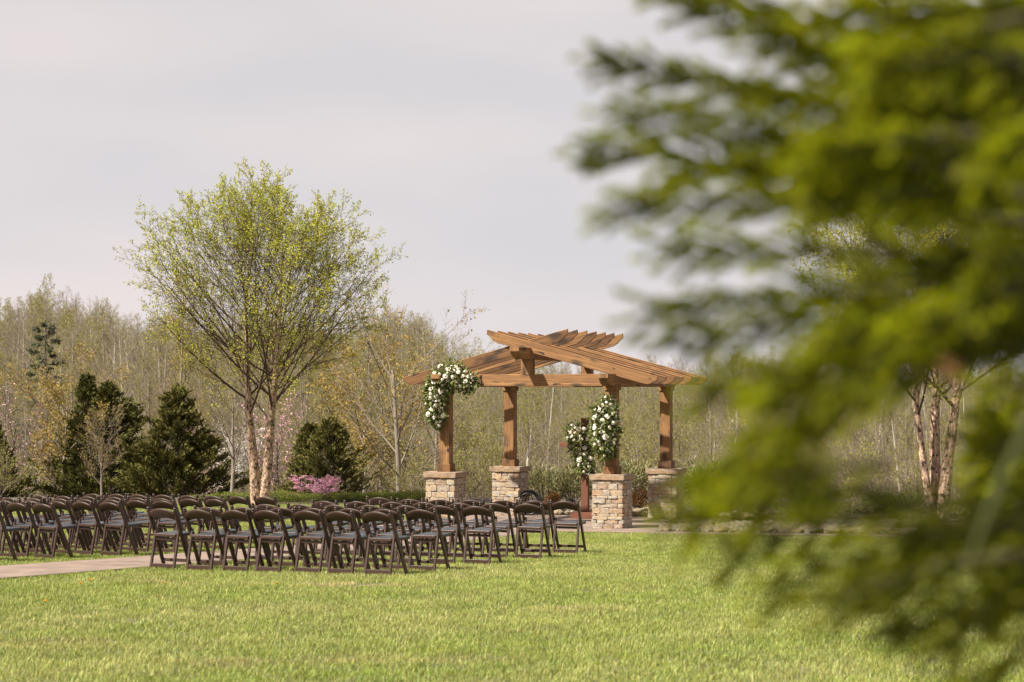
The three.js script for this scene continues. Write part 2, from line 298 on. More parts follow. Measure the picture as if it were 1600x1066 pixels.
function floral(label, spine, n, seed, frame) { // spine: [x, y, z, radius]; in the pergola's frame
  const r = rng(seed), o = thing('flower_garland', label, 'flowers', V(P0[0], LEVEL, -P0[1]), -HD), g = new Geo(), roses = [];
  const point = () => { const f = r() * (spine.length - 1), k = Math.min(Math.floor(f), spine.length - 2), q = f - k, A = spine[k], B = spine[k + 1]; return [V(lerp(A[0], B[0], q), lerp(A[1], B[1], q), lerp(A[2], B[2], q)), lerp(A[3], B[3], q)]; };
  for (let k = 0; k < n * 15; k++) {
    const [c, rad] = point(), d = randDir(r); if (d.z < -0.2) d.z *= -0.4; d.normalize();
    const p = c.clone().addScaledVector(d, rad * (r() < 0.16 ? r.in(1, 1.3) : Math.cbrt(r()) * 1.05)), l = r.in(0.05, 0.12), dir = d.clone().addScaledVector(randDir(r), 0.8).add(V(0, -0.15, 0)).normalize(), b = r.in(0.5, 1.35), blue = r() < 0.3;
    g.leaf(p, dir, sideOf(dir, r), l, l * 0.5, blue ? [b * 1.3, b * 1.3, b * 1.6] : [b, b, b * 0.8]);
  }
  for (let k = 0; k < 22; k++) { const [c, rad] = point(), d = randDir(r); d.z = Math.abs(d.z) * 0.5; d.y -= 0.3; const p = c.clone().addScaledVector(d, rad * 0.8), e = p.clone().addScaledVector(d, rad * 0.55); g.tube([p, e], [0.003, 0.002], 3, [0.8, 0.8, 0.6]); for (let q = 0; q < 9; q++) { const dir = randDir(r); g.leaf(p.clone().lerp(e, q / 8), dir, sideOf(dir, r), 0.06, 0.03, [1.1, 1.2, 1.1]); } }
  for (let tries = 0; roses.length < n && tries < 3000; tries++) {
    const [c, rad] = point(), d = randDir(r); if (d.z < -0.1) d.z *= -1; d.normalize();
    const p = c.clone().addScaledVector(d, rad * r.in(0.72, 1.08)), s = r() < 0.3 ? r.in(0.024, 0.04) : r.in(0.042, 0.074); if (roses.some((q) => q[0].distanceTo(p) < (q[1] + s) * 0.8)) continue;
    roses.push([p, s]); const m = part(o, 'rose', r.pick(roseGeo), petal[r() < 0.72 ? 0 : 1]); m.position.copy(p); m.scale.setScalar(s); m.quaternion.setFromUnitVectors(V(0, 1, 0), d.add(V(0, 0.25, 0.35)).normalize());
  }
  tag(part(o, 'foliage', g.build(), floralLeaf), null, null, null, 'stuff');
}
const YY = (px, d) => (HOR - px) / F * d + EYE - LEVEL;
floral('white rose and eucalyptus swag wrapping the pergola post and beam corner', [[-1.80, YY(662, 41.3), 0.24, 0.10], [-1.82, YY(640, 41.3), 0.25, 0.2], [-1.80, YY(610, 41.3), 0.26, 0.22], [-1.66, YY(590, 41.3), 0.27, 0.24], [-1.42, YY(587, 41.2), 0.25, 0.24], [-1.2, YY(595, 41.1), 0.22, 0.2], [-1.08, YY(600, 41), 0.2, 0.12]], 130, 61);
floral('white rose bouquet fixed to the pergola post above its stone pier', [[1.72, YY(632, 40), 0.24, 0.14], [1.68, YY(645, 40), 0.26, 0.23], [1.68, YY(670, 40), 0.27, 0.27], [1.68, YY(690, 40), 0.26, 0.22], [1.74, YY(708, 40), 0.24, 0.11]], 105, 62);
floral('cream and white rose bunch hanging on the wooden cross', [[0.02, YY(675, 43.1), -2.6, 0.16], [0.14, YY(685, 43.1), -2.58, 0.23], [0.18, YY(705, 43.1), -2.58, 0.22], [0.25, YY(722, 43.1), -2.58, 0.17], [0.36, YY(735, 43.1), -2.58, 0.1]], 64, 63);

// ------------------------------------------------------------------ folding chairs
const resin = mat({ color: lin(0.044, 0.023, 0.017), roughness: 0.4, bumpMap: grainBump, bumpScale: 0.0006 });
const vinyl = mat({ color: lin(0.026, 0.033, 0.042), roughness: 0.32 });
const bar = (p, q, w, t) => { const len = p.distanceTo(q), g = new RoundedBoxGeometry(w, len, t, 1, Math.min(w, t) * 0.28); g.applyQuaternion(new THREE.Quaternion().setFromUnitVectors(V(0, 1, 0), q.clone().sub(p).normalize())); g.translate((p.x + q.x) / 2, (p.y + q.y) / 2, (p.z + q.z) / 2); return g; };
const legZ = (y) => 0.18 - (0.79 - y) * 0.46;
function backGeo() {
  const g = new Geo(), nx = 12, ny = 4, ring = [];
  const P = (u, v, f) => { const x = u * 0.198, b = 0.028 * (1 - u * u), yt = 0.735 + 0.05 * (1 - u * u), yb = 0.63 + 0.034 * (1 - u * u); const y = lerp(yb, yt, v); return V(x, y, legZ(y) + b * 0.6 + f * 0.009 + (f > 0 ? 0.03 * (1 - (1 - v) ** 2) - 0.012 : 0.016 * v - 0.012)); };
  for (const f of [-1, 1]) { const b = g.count; for (let j = 0; j <= ny; j++) for (let i = 0; i <= nx; i++) g.v(P(i / nx * 2 - 1, j / ny, f * (j === 0 || j === ny ? 0.6 : 1)), V(0, 0, f), i / nx, j / ny, [1, 1, 1]); for (let j = 0; j < ny; j++) for (let i = 0; i < nx; i++) { const p = b + j * (nx + 1) + i; f > 0 ? g.i.push(p, p + 1, p + nx + 1, p + 1, p + nx + 2, p + nx + 1) : g.i.push(p, p + nx + 1, p + 1, p + 1, p + nx + 1, p + nx + 2); } ring.push(b); }
  const edge = (i0, j0, i1, j1) => { const k = (r, i, j) => ring[r] + j * (nx + 1) + i; g.i.push(k(0, i0, j0), k(0, i1, j1), k(1, i0, j0), k(0, i1, j1), k(1, i1, j1), k(1, i0, j0)); };
  for (let i = 0; i < nx; i++) { edge(i, 0, i + 1, 0); edge(i + 1, ny, i, ny); }
  for (let j = 0; j < ny; j++) { edge(0, j + 1, 0, j); edge(nx, j, nx, j + 1); }
  const b = g.build(); b.computeVertexNormals(); return b;
}
// chair faces -z; its back is towards +z
const chairGeo = {
  backrest: backGeo(),
  front: [-1, 1].map((s) => mergeGeometries([bar(V(s * 0.208, 0.0, legZ(0)), V(s * 0.208, 0.775, legZ(0.775)), 0.03, 0.052), new THREE.SphereGeometry(0.02, 8, 6).toNonIndexed().translate(s * 0.208, 0.783, legZ(0.783))])),
  rear: [-1, 1].map((s) => bar(V(s * 0.18, 0.0, 0.15), V(s * 0.18, 0.53, 0.035), 0.035, 0.034)),
  seat: mergeGeometries([bar(V(-0.164, 0.436, 0.075), V(0.164, 0.436, 0.075), 0.042, 0.036), bar(V(-0.165, 0.437, -0.31), V(0.165, 0.437, -0.31), 0.022, 0.045), bar(V(-0.152, 0.43, 0.08), V(-0.152, 0.437, -0.31), 0.026, 0.032), bar(V(0.152, 0.43, 0.08), V(0.152, 0.437, -0.31), 0.026, 0.032)]),
  pad: new RoundedBoxGeometry(0.335, 0.034, 0.385, 2, 0.015).rotateX(0.018).translate(0, 0.444, -0.14),
  rail: bar(V(-0.164, 0.05, 0.139), V(0.164, 0.05, 0.139), 0.056, 0.024),
  railFront: bar(V(-0.196, 0.1, legZ(0.1)), V(0.196, 0.1, legZ(0.1)), 0.04, 0.018),
  spine: bar(V(-0.164, 0.388, 0.055), V(0.164, 0.388, 0.055), 0.036, 0.016),
};
function makeChair() {
  const o = thing('folding_chair', 'x', 'chair');
  for (const k of [0, 1]) { part(o, 'leg', chairGeo.front[k], resin); part(o, 'leg', chairGeo.rear[k], resin); }
  part(o, 'backrest', chairGeo.backrest, resin);
  const s = part(o, 'seat_frame', chairGeo.seat, resin); part(s, 'seat_pad', chairGeo.pad, vinyl);
  part(o, 'rail', chairGeo.rail, resin); part(o, 'rail', chairGeo.railFront, resin); part(o, 'rail', chairGeo.spine, resin);
  return o;
}
const ORD = ['first', 'second', 'third', 'fourth', 'fifth', 'sixth', 'seventh', 'eighth', 'ninth'];
const chair0 = makeChair(); let chairs = 0;
const cr = rng(77);
function placeChair(px, d, turn, label, group) {
  const x = pix(px, d), p = at(x, d, zone(x, d) === 'path' ? 0.028 : 0.004); p.x += cr.s() * 0.022; p.z += cr.s() * 0.045;
  const c = chairs++ ? copy(chair0, label, group, p, 0) : chair0;
  c.position.copy(p); tag(c, label, 'chair', group); c.rotation.order = 'YXZ'; c.rotation.y = -turn * Math.PI / 180 + cr.s() * 0.075; c.rotation.x = 0.012 + cr.s() * 0.01; c.rotation.z = cr.s() * 0.012;
}
[[265, 27.2, 601, 25.75, 29, 29], [340, 28.0, 668, 26.7, 29, 27], [427, 29.4, 752, 28.1, 28, 25], [517, 31.0, 829, 29.6, 27, 21], [600, 32.4, 889, 31.1, 26, 18]].forEach(([x0, d0, x1, d1, h0, h1], row) => {
  for (let k = 0; k < 7; k++) { const f = k / 6, d = 1 / lerp(1 / d0, 1 / d1, f); placeChair(lerp(x0, x1, f), d, lerp(h0, h1, f), `brown folding chair, ${ORD[k]} from the path in the ${['rearmost', 'second', 'third', 'fourth', 'foremost'][row]} row of the nearer block`, 'folding chairs in the block this side of the path'); }
});
[[-3, 28.6, 2], [85, 29.6, 3], [186, 30.25, 5], [269, 31.1, 7], [349, 32.2, 8], [424, 33.5, 8]].forEach(([px, d, n], row) => {
  for (let k = 0; k < n; k++) { const x = pix(px, d) - 0.545 * 0.819 * k, dd = d + 0.545 * 0.574 * k; placeChair(800 + x / dd * F, dd, 35, `brown folding chair, ${ORD[k]} from the path in the ${['rearmost', 'second', 'third', 'fourth', 'fifth', 'foremost'][row]} row across the path`, 'folding chairs in the block across the path'); }
});

// ------------------------------------------------------------------ trees
function tree(seed, spec) { // spec.stems: [[x,y,z], dir, len, rad]; levels: n, wob, up, kids, from, ang, ratio, sides
  const r = rng(seed), trunk = new Geo(), branch = new Geo(), tips = [];
  const go = (p, dir, len, rad, lv, tint) => {
    const L = spec.levels[lv], last = lv === spec.levels.length - 1, pts = [p.clone()], rads = [rad], d = dir.clone(), c = p.clone();
    for (let k = 0; k < L.n; k++) { d.addScaledVector(randDir(r), L.wob).add(V(0, L.up, 0)).normalize(); c.addScaledVector(d, len / L.n); pts.push(c.clone()); rads.push(rad * lerp(1, L.taper ?? 0.25, (k + 1) / L.n)); }
    (lv === 0 ? trunk : branch).tube(pts, rads, L.sides, lv === 0 ? [1, 1, 1] : spec.tint ? spec.tint(lv, r) : [1, 1, 1]);
    if (last || L.leafy) for (let k = 1; k < pts.length; k++) tips.push([pts[k], pts[k].clone().sub(pts[k - 1]).normalize(), pts[k].distanceTo(pts[k - 1])]);
    if (last) return;
    const turn = r() * 6.28;
    for (let q = 0; q < L.kids; q++) {
      const f = lerp(L.from, 0.99, (q + r() * 0.9) / L.kids), s = f * L.n, i = Math.min(Math.floor(s), L.n - 1), b = pts[i].clone().lerp(pts[i + 1], s - i), t = pts[i + 1].clone().sub(pts[i]).normalize();
      const az = turn + q * 2.4 + r.s() * 0.5, u = V().crossVectors(t, Math.abs(t.y) > 0.95 ? V(1, 0, 0) : V(0, 1, 0)).normalize(), w = V().crossVectors(t, u), ang = (L.ang + r.s() * (L.angVar ?? 0.15)) * lerp(L.angLow ?? 1, 1, f);
      const cd = t.clone().multiplyScalar(Math.cos(ang)).addScaledVector(u, Math.sin(ang) * Math.cos(az)).addScaledVector(w, Math.sin(ang) * Math.sin(az));
      const env = L.env ? L.env(f) : lerp(1, 0.45, f);
      let cl = len * L.ratio * env * r.in(0.75, 1.2);
      if (spec.crown) { const K = spec.crown, ux = cd.x / K[1], uy = (cd.y + (lv ? 0 : 0.25)) / K[2], uz = cd.z / K[1], ex = b.x / K[1], ey = (b.y - K[0]) / K[2], ez = b.z / K[1], A = ux * ux + uy * uy + uz * uz, B = ex * ux + ey * uy + ez * uz, C = ex * ex + ey * ey + ez * ez - 1, reach = C < 0 ? (-B + Math.sqrt(B * B - A * C)) / A : 0.25; cl = lv === 0 ? reach * r.in(0.78, 0.98) : Math.min(cl, reach * 1.05 + 0.2); }
      go(b, cd, cl, Math.max(rads[i + 1] * (L.thin ?? 0.55), spec.minR), lv + 1);
    }
  };
  for (const s of spec.stems(r)) go(s[0], s[1].normalize(), s[2], s[3], 0);
  return { trunk: trunk.build(), branch: branch.build(), tips, r };
}
const barkTex = (a, b, seed, sx, sy) => canvasTex(256, 512, (u, v) => { const k = clamp(0.5 + 1.1 * fbm(u * sx, v * sy, seed, 4)), e = smooth(fbm(u * sx * 0.7 + 3, v * sy * 1.6, seed + 5, 4), 0.12, 0.2); return [0, 1, 2].map((c) => lerp(lerp(a[c], b[c], k), a[c] * 0.45, e * 0.8)); });
const birchBark = mat({ map: barkTex([0.38, 0.29, 0.235], [0.9, 0.78, 0.67], 2.2, 15, 9), bumpMap: barkTex([0, 0, 0], [1, 1, 1], 2.2, 13, 10), bumpScale: 0.03, roughness: 0.95, side: THREE.DoubleSide });
birchBark.map.repeat.set(1, 0.7); birchBark.bumpMap.repeat.set(1, 0.7);
const birchTwig = mat({ color: lin(0.08, 0.046, 0.036), roughness: 0.9 });
function leaves(tips, seed, n, lo, hi, spread, droop, filt, tone = 0.28) {
  const r = rng(seed), g = new Geo();
  for (let k = 0; k < n; k++) { const [p, d, l] = r.pick(tips); if (filt && !filt(p, r)) continue; const q = p.clone().addScaledVector(d, -r() * l).addScaledVector(randDir(r), spread * r()), dir = d.clone().multiplyScalar(0.5).addScaledVector(randDir(r), 0.8).add(V(0, droop, 0)).normalize(), s = r.in(lo, hi); g.leaf(q, dir, sideOf(dir, r), s, s * 0.62, vary(r, tone)); }
  return g.build();
}
const birchSpec = {
  minR: 0.0045, crown: [4.85, 3.5, 3.35],
  stems: (r) => [[V(-0.06, 0, 0), V(-0.1, 1, 0.05), 5.6, 0.132], [V(0.12, 0, 0.05), V(0.06, 1, 0.0), 5.9, 0.128], [V(0.05, 0, -0.12), V(0.13, 1, -0.14), 5.4, 0.085]],
  levels: [
    { n: 12, wob: 0.06, up: 0.02, taper: 0.14, kids: 22, from: 0.36, ang: 0.55, angVar: 0.16, angLow: 2.2, ratio: 0.7, thin: 0.42, sides: 9 },
    { n: 8, wob: 0.06, up: 0.045, taper: 0.2, kids: 11, from: 0.18, ang: 0.5, angVar: 0.2, ratio: 0.44, env: (f) => lerp(1.05, 0.55, f), thin: 0.48, sides: 5 },
    { n: 5, wob: 0.12, up: 0.02, taper: 0.25, kids: 7, from: 0.12, ang: 0.6, ratio: 0.5, thin: 0.5, sides: 3, leafy: true },
    { n: 3, wob: 0.2, up: -0.01, taper: 0.3, kids: 3, from: 0.2, ang: 0.7, ratio: 0.5, thin: 0.6, sides: 3, leafy: true },
    { n: 2, wob: 0.2, up: -0.03, taper: 0.4, sides: 3 },
  ],
};
const birchLeaf = leafMat(0.44, 0.45, 0.045, 0.5);
const bt = tree(414, birchSpec);
const birch = thing('birch_tree', 'multi-stemmed river birch with fresh yellow-green leaves behind the chairs', 'tree', at(pix(405, 49), 49), 0);
part(birch, 'trunk', bt.trunk, birchBark); part(birch, 'branches', bt.branch, birchTwig); part(birch, 'foliage', leaves(bt.tips, 5, 90000, 0.028, 0.06, 0.08, -0.25, (p, r) => r() < clamp(Math.hypot(p.x, p.y - 5, p.z) / 3 - 0.12, 0.2, 1)), birchLeaf);
copy(birch, 'river birch with pale peeling stems behind the blurred branches', null, at(pix(1468, 43.5), 43.5), 2.2, 1.06);

// bare woodland trees
const greyBark = mat({ color: lin(0.22, 0.185, 0.145), roughness: 1 }), twigTan = mat({ color: lin(0.178, 0.137, 0.098), roughness: 1 }), twigGrey = mat({ color: lin(0.208, 0.17, 0.132), roughness: 1 }), whiteBark = mat({ color: lin(0.4, 0.36, 0.3), roughness: 1 }), darkBark = mat({ color: lin(0.09, 0.07, 0.055), roughness: 1 });
const budGreen = leafMat(0.27, 0.25, 0.06, 0.45), budGold = leafMat(0.36, 0.26, 0.065, 0.45), pink = leafMat(0.8, 0.42, 0.56, 0.35), white = leafMat(0.7, 0.66, 0.58, 0.3);
const tall = (h) => ({ minR: 0.0065, stems: () => [[V(0, 0, 0), V(0, 1, 0), h * 0.93, h * 0.0105]], levels: [
  { n: 9, wob: 0.03, up: 0.08, taper: 0.16, kids: 30, from: 0.2, ang: 0.56, angVar: 0.2, angLow: 1.35, ratio: 0.3, env: (f) => lerp(0.85, 0.36, Math.pow(f, 1.3)), thin: 0.4, sides: 6 },
  { n: 5, wob: 0.12, up: 0.12, taper: 0.25, kids: 8, from: 0.12, ang: 0.55, ratio: 0.45, thin: 0.55, sides: 4 },
  { n: 3, wob: 0.16, up: 0.09, taper: 0.4, kids: 5, from: 0.1, ang: 0.6, ratio: 0.55, thin: 0.6, sides: 3 },
  { n: 2, wob: 0.2, up: 0.06, taper: 0.5, sides: 3 }] });
const wide = (h) => ({ minR: 0.0065, stems: (r) => [[V(0, 0, 0), V(r.s() * 0.1, 1, r.s() * 0.1), h * 0.6, h * 0.013]], levels: [
  { n: 7, wob: 0.07, up: 0.05, taper: 0.4, kids: 13, from: 0.22, ang: 0.8, angVar: 0.25, ratio: 0.72, env: (f) => lerp(0.75, 0.9, f), thin: 0.48, sides: 6 },
  { n: 6, wob: 0.12, up: 0.07, taper: 0.22, kids: 10, from: 0.2, ang: 0.6, ratio: 0.45, thin: 0.5, sides: 4 },
  { n: 4, wob: 0.18, up: 0.06, taper: 0.35, kids: 6, from: 0.15, ang: 0.6, ratio: 0.5, thin: 0.6, sides: 3 },
  { n: 2, wob: 0.2, up: 0.04, taper: 0.5, sides: 3 }] });
const shrubby = (h) => ({ minR: 0.006, stems: (r) => [0, 1, 2, 3, 4, 5].map(() => [V(r.s() * 0.2, 0, r.s() * 0.2), V(r.s() * 0.55, 1, r.s() * 0.55), h * r.in(0.6, 0.95), h * 0.008]), levels: [
  { n: 6, wob: 0.14, up: 0.0, taper: 0.25, kids: 9, from: 0.15, ang: 0.7, ratio: 0.5, thin: 0.6, sides: 4 },
  { n: 4, wob: 0.2, up: 0.03, taper: 0.35, kids: 6, from: 0.15, ang: 0.65, ratio: 0.5, thin: 0.65, sides: 3 },
  { n: 3, wob: 0.22, up: 0.02, taper: 0.5, sides: 3 }] });
const PH = 14, protos = [];
[[tall(PH), greyBark, twigGrey, null], [tall(PH), greyBark, twigTan, budGreen], [wide(PH), greyBark, twigTan, null], [tall(PH), whiteBark, twigGrey, null], [wide(PH), greyBark, twigGrey, budGreen], [wide(PH), darkBark, twigTan, budGold], [wide(PH), whiteBark, twigTan, budGreen]].forEach(([spec, b, t, l], k) => { const T = tree(900 + k, spec); protos.push({ trunk: T.trunk, branch: T.branch, b, t, leaf: l && leaves(T.tips, 40 + k, k === 5 ? 7000 : k === 1 ? 5200 : 6600, 0.05, 0.1, 0.25, 0, null), l, kind: k }); });
const brush = [0, 1, 2].map((k) => { const T = tree(960 + k, shrubby(3.4)); return { branch: mergeGeometries([T.trunk, T.branch]), leaf: leaves(T.tips, 70 + k, 2600, 0.04, 0.09, 0.14, 0, null), tips: T.tips, trunk: T.trunk, twigs: T.branch }; });
const tops = [[-200, 450], [0, 462], [90, 440], [150, 455], [190, 480], [300, 490], [560, 490], [620, 470], [690, 490], [706, 545], [735, 532], [762, 562], [850, 552], [950, 562], [1050, 558], [1120, 548], [1400, 552], [1700, 560]];
const topAt = (px) => { for (let k = 0; k < tops.length - 1; k++) if (px < tops[k + 1][0]) return lerp(tops[k][1], tops[k + 1][1], clamp((px - tops[k][0]) / (tops[k + 1][0] - tops[k][0]))); return 560; };
{
  const r = rng(31), all = [];
  for (let row = 0, d = 66; d < 215; d += 3.2 + d * 0.02, row++) {
    const half = d * 0.275 + 6, step = 2.1 + d * 0.009;
    for (let x = -half; x < half; x += step * r.in(0.7, 1.3)) {
      const dd = d + r.s() * 2.5, px = 800 + x / dd * F, yt = topAt(px) + r.in(-6, 60) * (r() < 0.45 ? 0.3 : 1), g = ground(x, dd), h = (HOR - yt) / F * dd + EYE - g;
      if (px > 690 && px < 1350 && dd < 78 && r() < 0.35) continue;
      const hh = clamp(h, 5, 17) * (dd < 100 ? r.in(0.72, 1) : 1);
      let k; const q = r(), warm = px < 330 || (px > 560 && px < 720);
      if (px > 620 && px < 1100) k = q < 0.14 ? 3 : q < 0.34 ? 0 : q < 0.56 ? 6 : q < 0.76 ? 4 : q < 0.9 ? 1 : 2; else k = q < 0.24 ? 0 : q < 0.5 ? 1 : q < 0.64 ? 2 : q < 0.74 ? 3 : q < 0.9 ? 4 : q < 0.94 && warm ? 5 : 6;
      all.push({ x, d: dd, s: hh / PH, k, w: r.in(0.85, 1.2), turn: r() * 6.28, px });
    }
  }
  all.sort((a, b) => a.d - b.d);
  const near = all.filter((t) => t.px > -30 && t.px < 1630).slice(0, 130), far = all.filter((t) => !near.includes(t));
  const first = {}, desc = ['tall straight grey bare tree', 'tall tree hazed with pale green buds', 'spreading leafless brown-twigged tree', 'slender white-trunked bare tree', 'spreading tree with sparse green buds', 'spreading tree with golden-orange buds', 'white-trunked spreading tree with pale buds'];
  for (const t of near) {
    const P = protos[t.k], pos = at(t.x, t.d, -0.1), sc = V(t.s * t.w, t.s, t.s * t.w);
    let o = first[t.k];
    if (!o) { o = first[t.k] = thing('woodland_tree', desc[t.k] + ' in the edge of the wood behind the lawn', 'tree', pos, t.turn, desc[t.k] + ' seen many times along the edge of the wood'); part(o, 'trunk', P.trunk, P.b); part(o, 'branches', P.branch, P.t); if (P.leaf) part(o, 'foliage', P.leaf, P.l); o.scale.copy(sc); } else copy(o, null, null, pos, t.turn, sc);
  }
  // the mass behind: distant wood that reads as one, out to the far ridge
  for (let k = 0; k < 620; k++) { const d = r.in(230, 520), x = r.in(-0.3, 0.3) * d; const yt = topAt(800 + x / d * F) + r.in(6, 45), hh = (HOR - yt) / F * d + EYE - ground(x, d); if (hh < 4) continue; far.push({ x, d, s: Math.min(hh, 15) / PH, k: r.pick([0, 1, 1, 4, 4, 2, 6]), w: r.in(1.3, 1.9), turn: r() * 6.28 }); }
  const wood = thing('distant_forest', 'mass of bare and budding trees filling the valley behind', null); wood.userData.kind = 'stuff';
  const m4 = new THREE.Matrix4(), qt = new THREE.Quaternion();
  protos.forEach((P, k) => { const l = far.filter((t) => t.k === k); for (const [n, g, mt] of [['trunks', P.trunk, P.b], ['branches', P.branch, P.t], ['foliage', P.leaf, P.l]]) { if (!g) continue; const im = new THREE.InstancedMesh(g, mt, l.length); im.name = n; l.forEach((t, i) => im.setMatrixAt(i, m4.compose(at(t.x, t.d, -0.1), qt.setFromAxisAngle(V(0, 1, 0), t.turn), V(t.s * t.w, t.s, t.s * t.w)))); wood.add(im); } });
  const under = thing('undergrowth', 'tangle of leafless brush and saplings below the trees', null); under.userData.kind = 'stuff';
  const spots = []; for (let k = 0; k < 420; k++) { const d = r.in(54, 100), x = r.in(-0.3, 0.3) * d, px = 800 + x / d * F; if (d < 63 && (px > 80 && px < 580 ? d < 62 : r() < 0.5)) continue; spots.push([x, d, r.in(0.55, 1.25) * (d < 62 ? 0.55 : 1), r() * 6.28, k % 3, r()]); }
  brush.forEach((B, k) => { const l = spots.filter((s) => s[4] === k); for (const [n, g, mt, f] of [['stems', B.branch, twigTan, 1], ['foliage', B.leaf, budGreen, 0.5]]) { const ll = l.filter((s) => s[5] < f), im = new THREE.InstancedMesh(g, mt, ll.length); im.name = n; ll.forEach((t, i) => im.setMatrixAt(i, m4.compose(at(t[0], t[1], -0.05), qt.setFromAxisAngle(V(0, 1, 0), t[3]), V(t[2], t[2], t[2])))); under.add(im); } });
}
// trees of their own look in front of the wood
function special(name, label, px, d, h, spec, base, bark, twig, leafGeo, seed, turn = 0) {
  const T = tree(seed, spec), o = thing(name, label, 'tree', at(pix(px, d), d, -0.05), turn); o.scale.setScalar(h / base);
  part(o, 'trunk', T.trunk, bark); part(o, 'branches', T.branch, twig); if (leafGeo) part(o, 'foliage', leafGeo(T.tips), leafGeo.m); return o;
}
const lf = (m, ...a) => Object.assign((tips) => leaves(tips, ...a), { m });
special('sycamore_tree', 'slim grey tree with gold buds left of the pergola', 625, 64, 8.5, wide(10), 10, greyBark, twigGrey, lf(budGold, 81, 1500, 0.06, 0.12, 0.25, 0), 701);
special('maple_tree', 'golden-budded tree behind the small dark cedar', 572, 66, 7.2, wide(8), 8, whiteBark, twigTan, lf(budGold, 82, 6500, 0.06, 0.13, 0.25, 0), 702);
special('maple_tree', 'orange-gold bushy tree beside the big dark cedar', 98, 60, 5.2, wide(6), 6, greyBark, twigTan, lf(budGold, 83, 5200, 0.05, 0.1, 0.2, 0), 703);
special('maple_tree', 'small yellow-leaved tree in front of the dark cedars', 160, 55, 2.7, wide(3.4), 3.4, greyBark, twigTan, lf(budGold, 84, 1000, 0.03, 0.06, 0.12, 0), 704);
special('maple_tree', 'pale gold-hazed tree rising behind the birch crown', 282, 74, 11.2, tall(11), 11, greyBark, twigTan, lf(budGold, 85, 3600, 0.04, 0.09, 0.25, 0), 705);
special('redbud_tree', 'bright pink blossoming shrub beside the juniper edging', 502, 51.5, 1.15, shrubby(1.7), 1.7, darkBark, darkBark, lf(pink, 86, 7000, 0.022, 0.045, 0.05, 0.1), 706).scale.set(0.95, 0.4, 0.95);
special('redbud_tree', 'hazy pink redbud between birch stems and small cedar', 437, 62, 4.2, wide(5), 5, darkBark, twigTan, lf(pink, 87, 1000, 0.04, 0.09, 0.2, 0), 707);
special('redbud_tree', 'faint pink redbud beside the tallest dark cedar', 338, 64, 4.4, wide(5), 5, darkBark, twigTan, lf(pink, 88, 600, 0.04, 0.09, 0.2, 0), 708);
special('redbud_tree', 'pink-flecked redbud at the edge of the wood', 22, 62, 4.8, wide(5), 5, darkBark, twigTan, lf(pink, 89, 520, 0.04, 0.09, 0.2, 0), 709);
special('dogwood_tree', 'small white-flowering tree behind the birch trunk', 366, 60, 2.9, wide(3.4), 3.4, greyBark, twigGrey, lf(white, 90, 3200, 0.04, 0.075, 0.1, 0), 710);
special('sapling_tree', 'thin grey forked sapling beside the birch stems', 362, 53, 4.3, wide(5), 5, greyBark, twigGrey, null, 711);

// evergreens
function cedar(seed, h, w, loose) { // ragged upright cone of scale-leaf sprays
  const r = rng(seed), g = new Geo(), br = new Geo(), trunk = new Geo();
  trunk.tube([V(0, 0, 0), V(0.04, h * 0.5, 0.02), V(0, h * 0.96, 0)], [h * 0.02, h * 0.012, 0.012], 6, [1, 1, 1]);
  for (let k = 0; k < 300; k++) {
    const f = Math.pow(r(), 0.85), y = lerp(0.05, 0.97, f) * h, az = r() * 6.28, lump = 1 + 0.6 * N3(Math.cos(az) * 1.5 + seed, f * 4.5, Math.sin(az) * 1.5), len = w * Math.pow(1 - f, 0.88) * 1.12 * lump * r.in(0.5, 1.2) + 0.12, up = r.in(0.25, 0.85);
    const d = V(Math.cos(az), up, Math.sin(az)).normalize(), p = V(0, y - len * up * 0.4, 0), e = p.clone().addScaledVector(d, len);
    br.tube([p, e], [0.014, 0.005], 3);
    const n = Math.ceil((18 + len * 62) * loose);
    for (let q = 0; q < n; q++) {
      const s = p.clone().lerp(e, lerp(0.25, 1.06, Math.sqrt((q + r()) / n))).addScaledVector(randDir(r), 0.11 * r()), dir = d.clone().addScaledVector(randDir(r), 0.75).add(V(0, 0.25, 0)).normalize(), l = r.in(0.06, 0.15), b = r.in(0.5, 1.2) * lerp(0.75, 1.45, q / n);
      g.leaf(s, dir, sideOf(dir, r), l, l * 0.4, [b * r.in(0.95, 1.2), b, b * 0.85]);
    }
  }
  return { trunk: trunk.build(), branch: br.build(), foliage: g.build() };
}
const cedarLeaf = leafMat(0.08, 0.084, 0.024, 0.15), cedarOlive = leafMat(0.10, 0.1, 0.03, 0.15), pineLeaf = leafMat(0.12, 0.125, 0.075, 0.25);
function evergreen(label, px, d, topPx, w, seed, m, loose = 1) {
  const x = pix(px, d), g = ground(x, d), h = (HOR - topPx) / F * d + EYE - g, c = cedar(seed, h, w, loose), o = thing('cedar_tree', label, 'tree', V(x, g - 0.1, -d), 0);
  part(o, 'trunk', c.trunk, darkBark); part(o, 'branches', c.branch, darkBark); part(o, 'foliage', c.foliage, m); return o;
}
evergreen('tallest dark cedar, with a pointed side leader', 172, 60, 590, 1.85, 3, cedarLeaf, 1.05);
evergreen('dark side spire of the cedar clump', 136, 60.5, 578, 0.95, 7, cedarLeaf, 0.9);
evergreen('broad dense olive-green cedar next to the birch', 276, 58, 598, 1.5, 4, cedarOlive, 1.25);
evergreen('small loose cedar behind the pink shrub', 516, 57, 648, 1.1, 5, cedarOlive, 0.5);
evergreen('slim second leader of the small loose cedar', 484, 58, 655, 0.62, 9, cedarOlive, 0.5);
evergreen('dark evergreen cut by the picture edge', -22, 58, 640, 1.0, 6, cedarLeaf, 0.8);
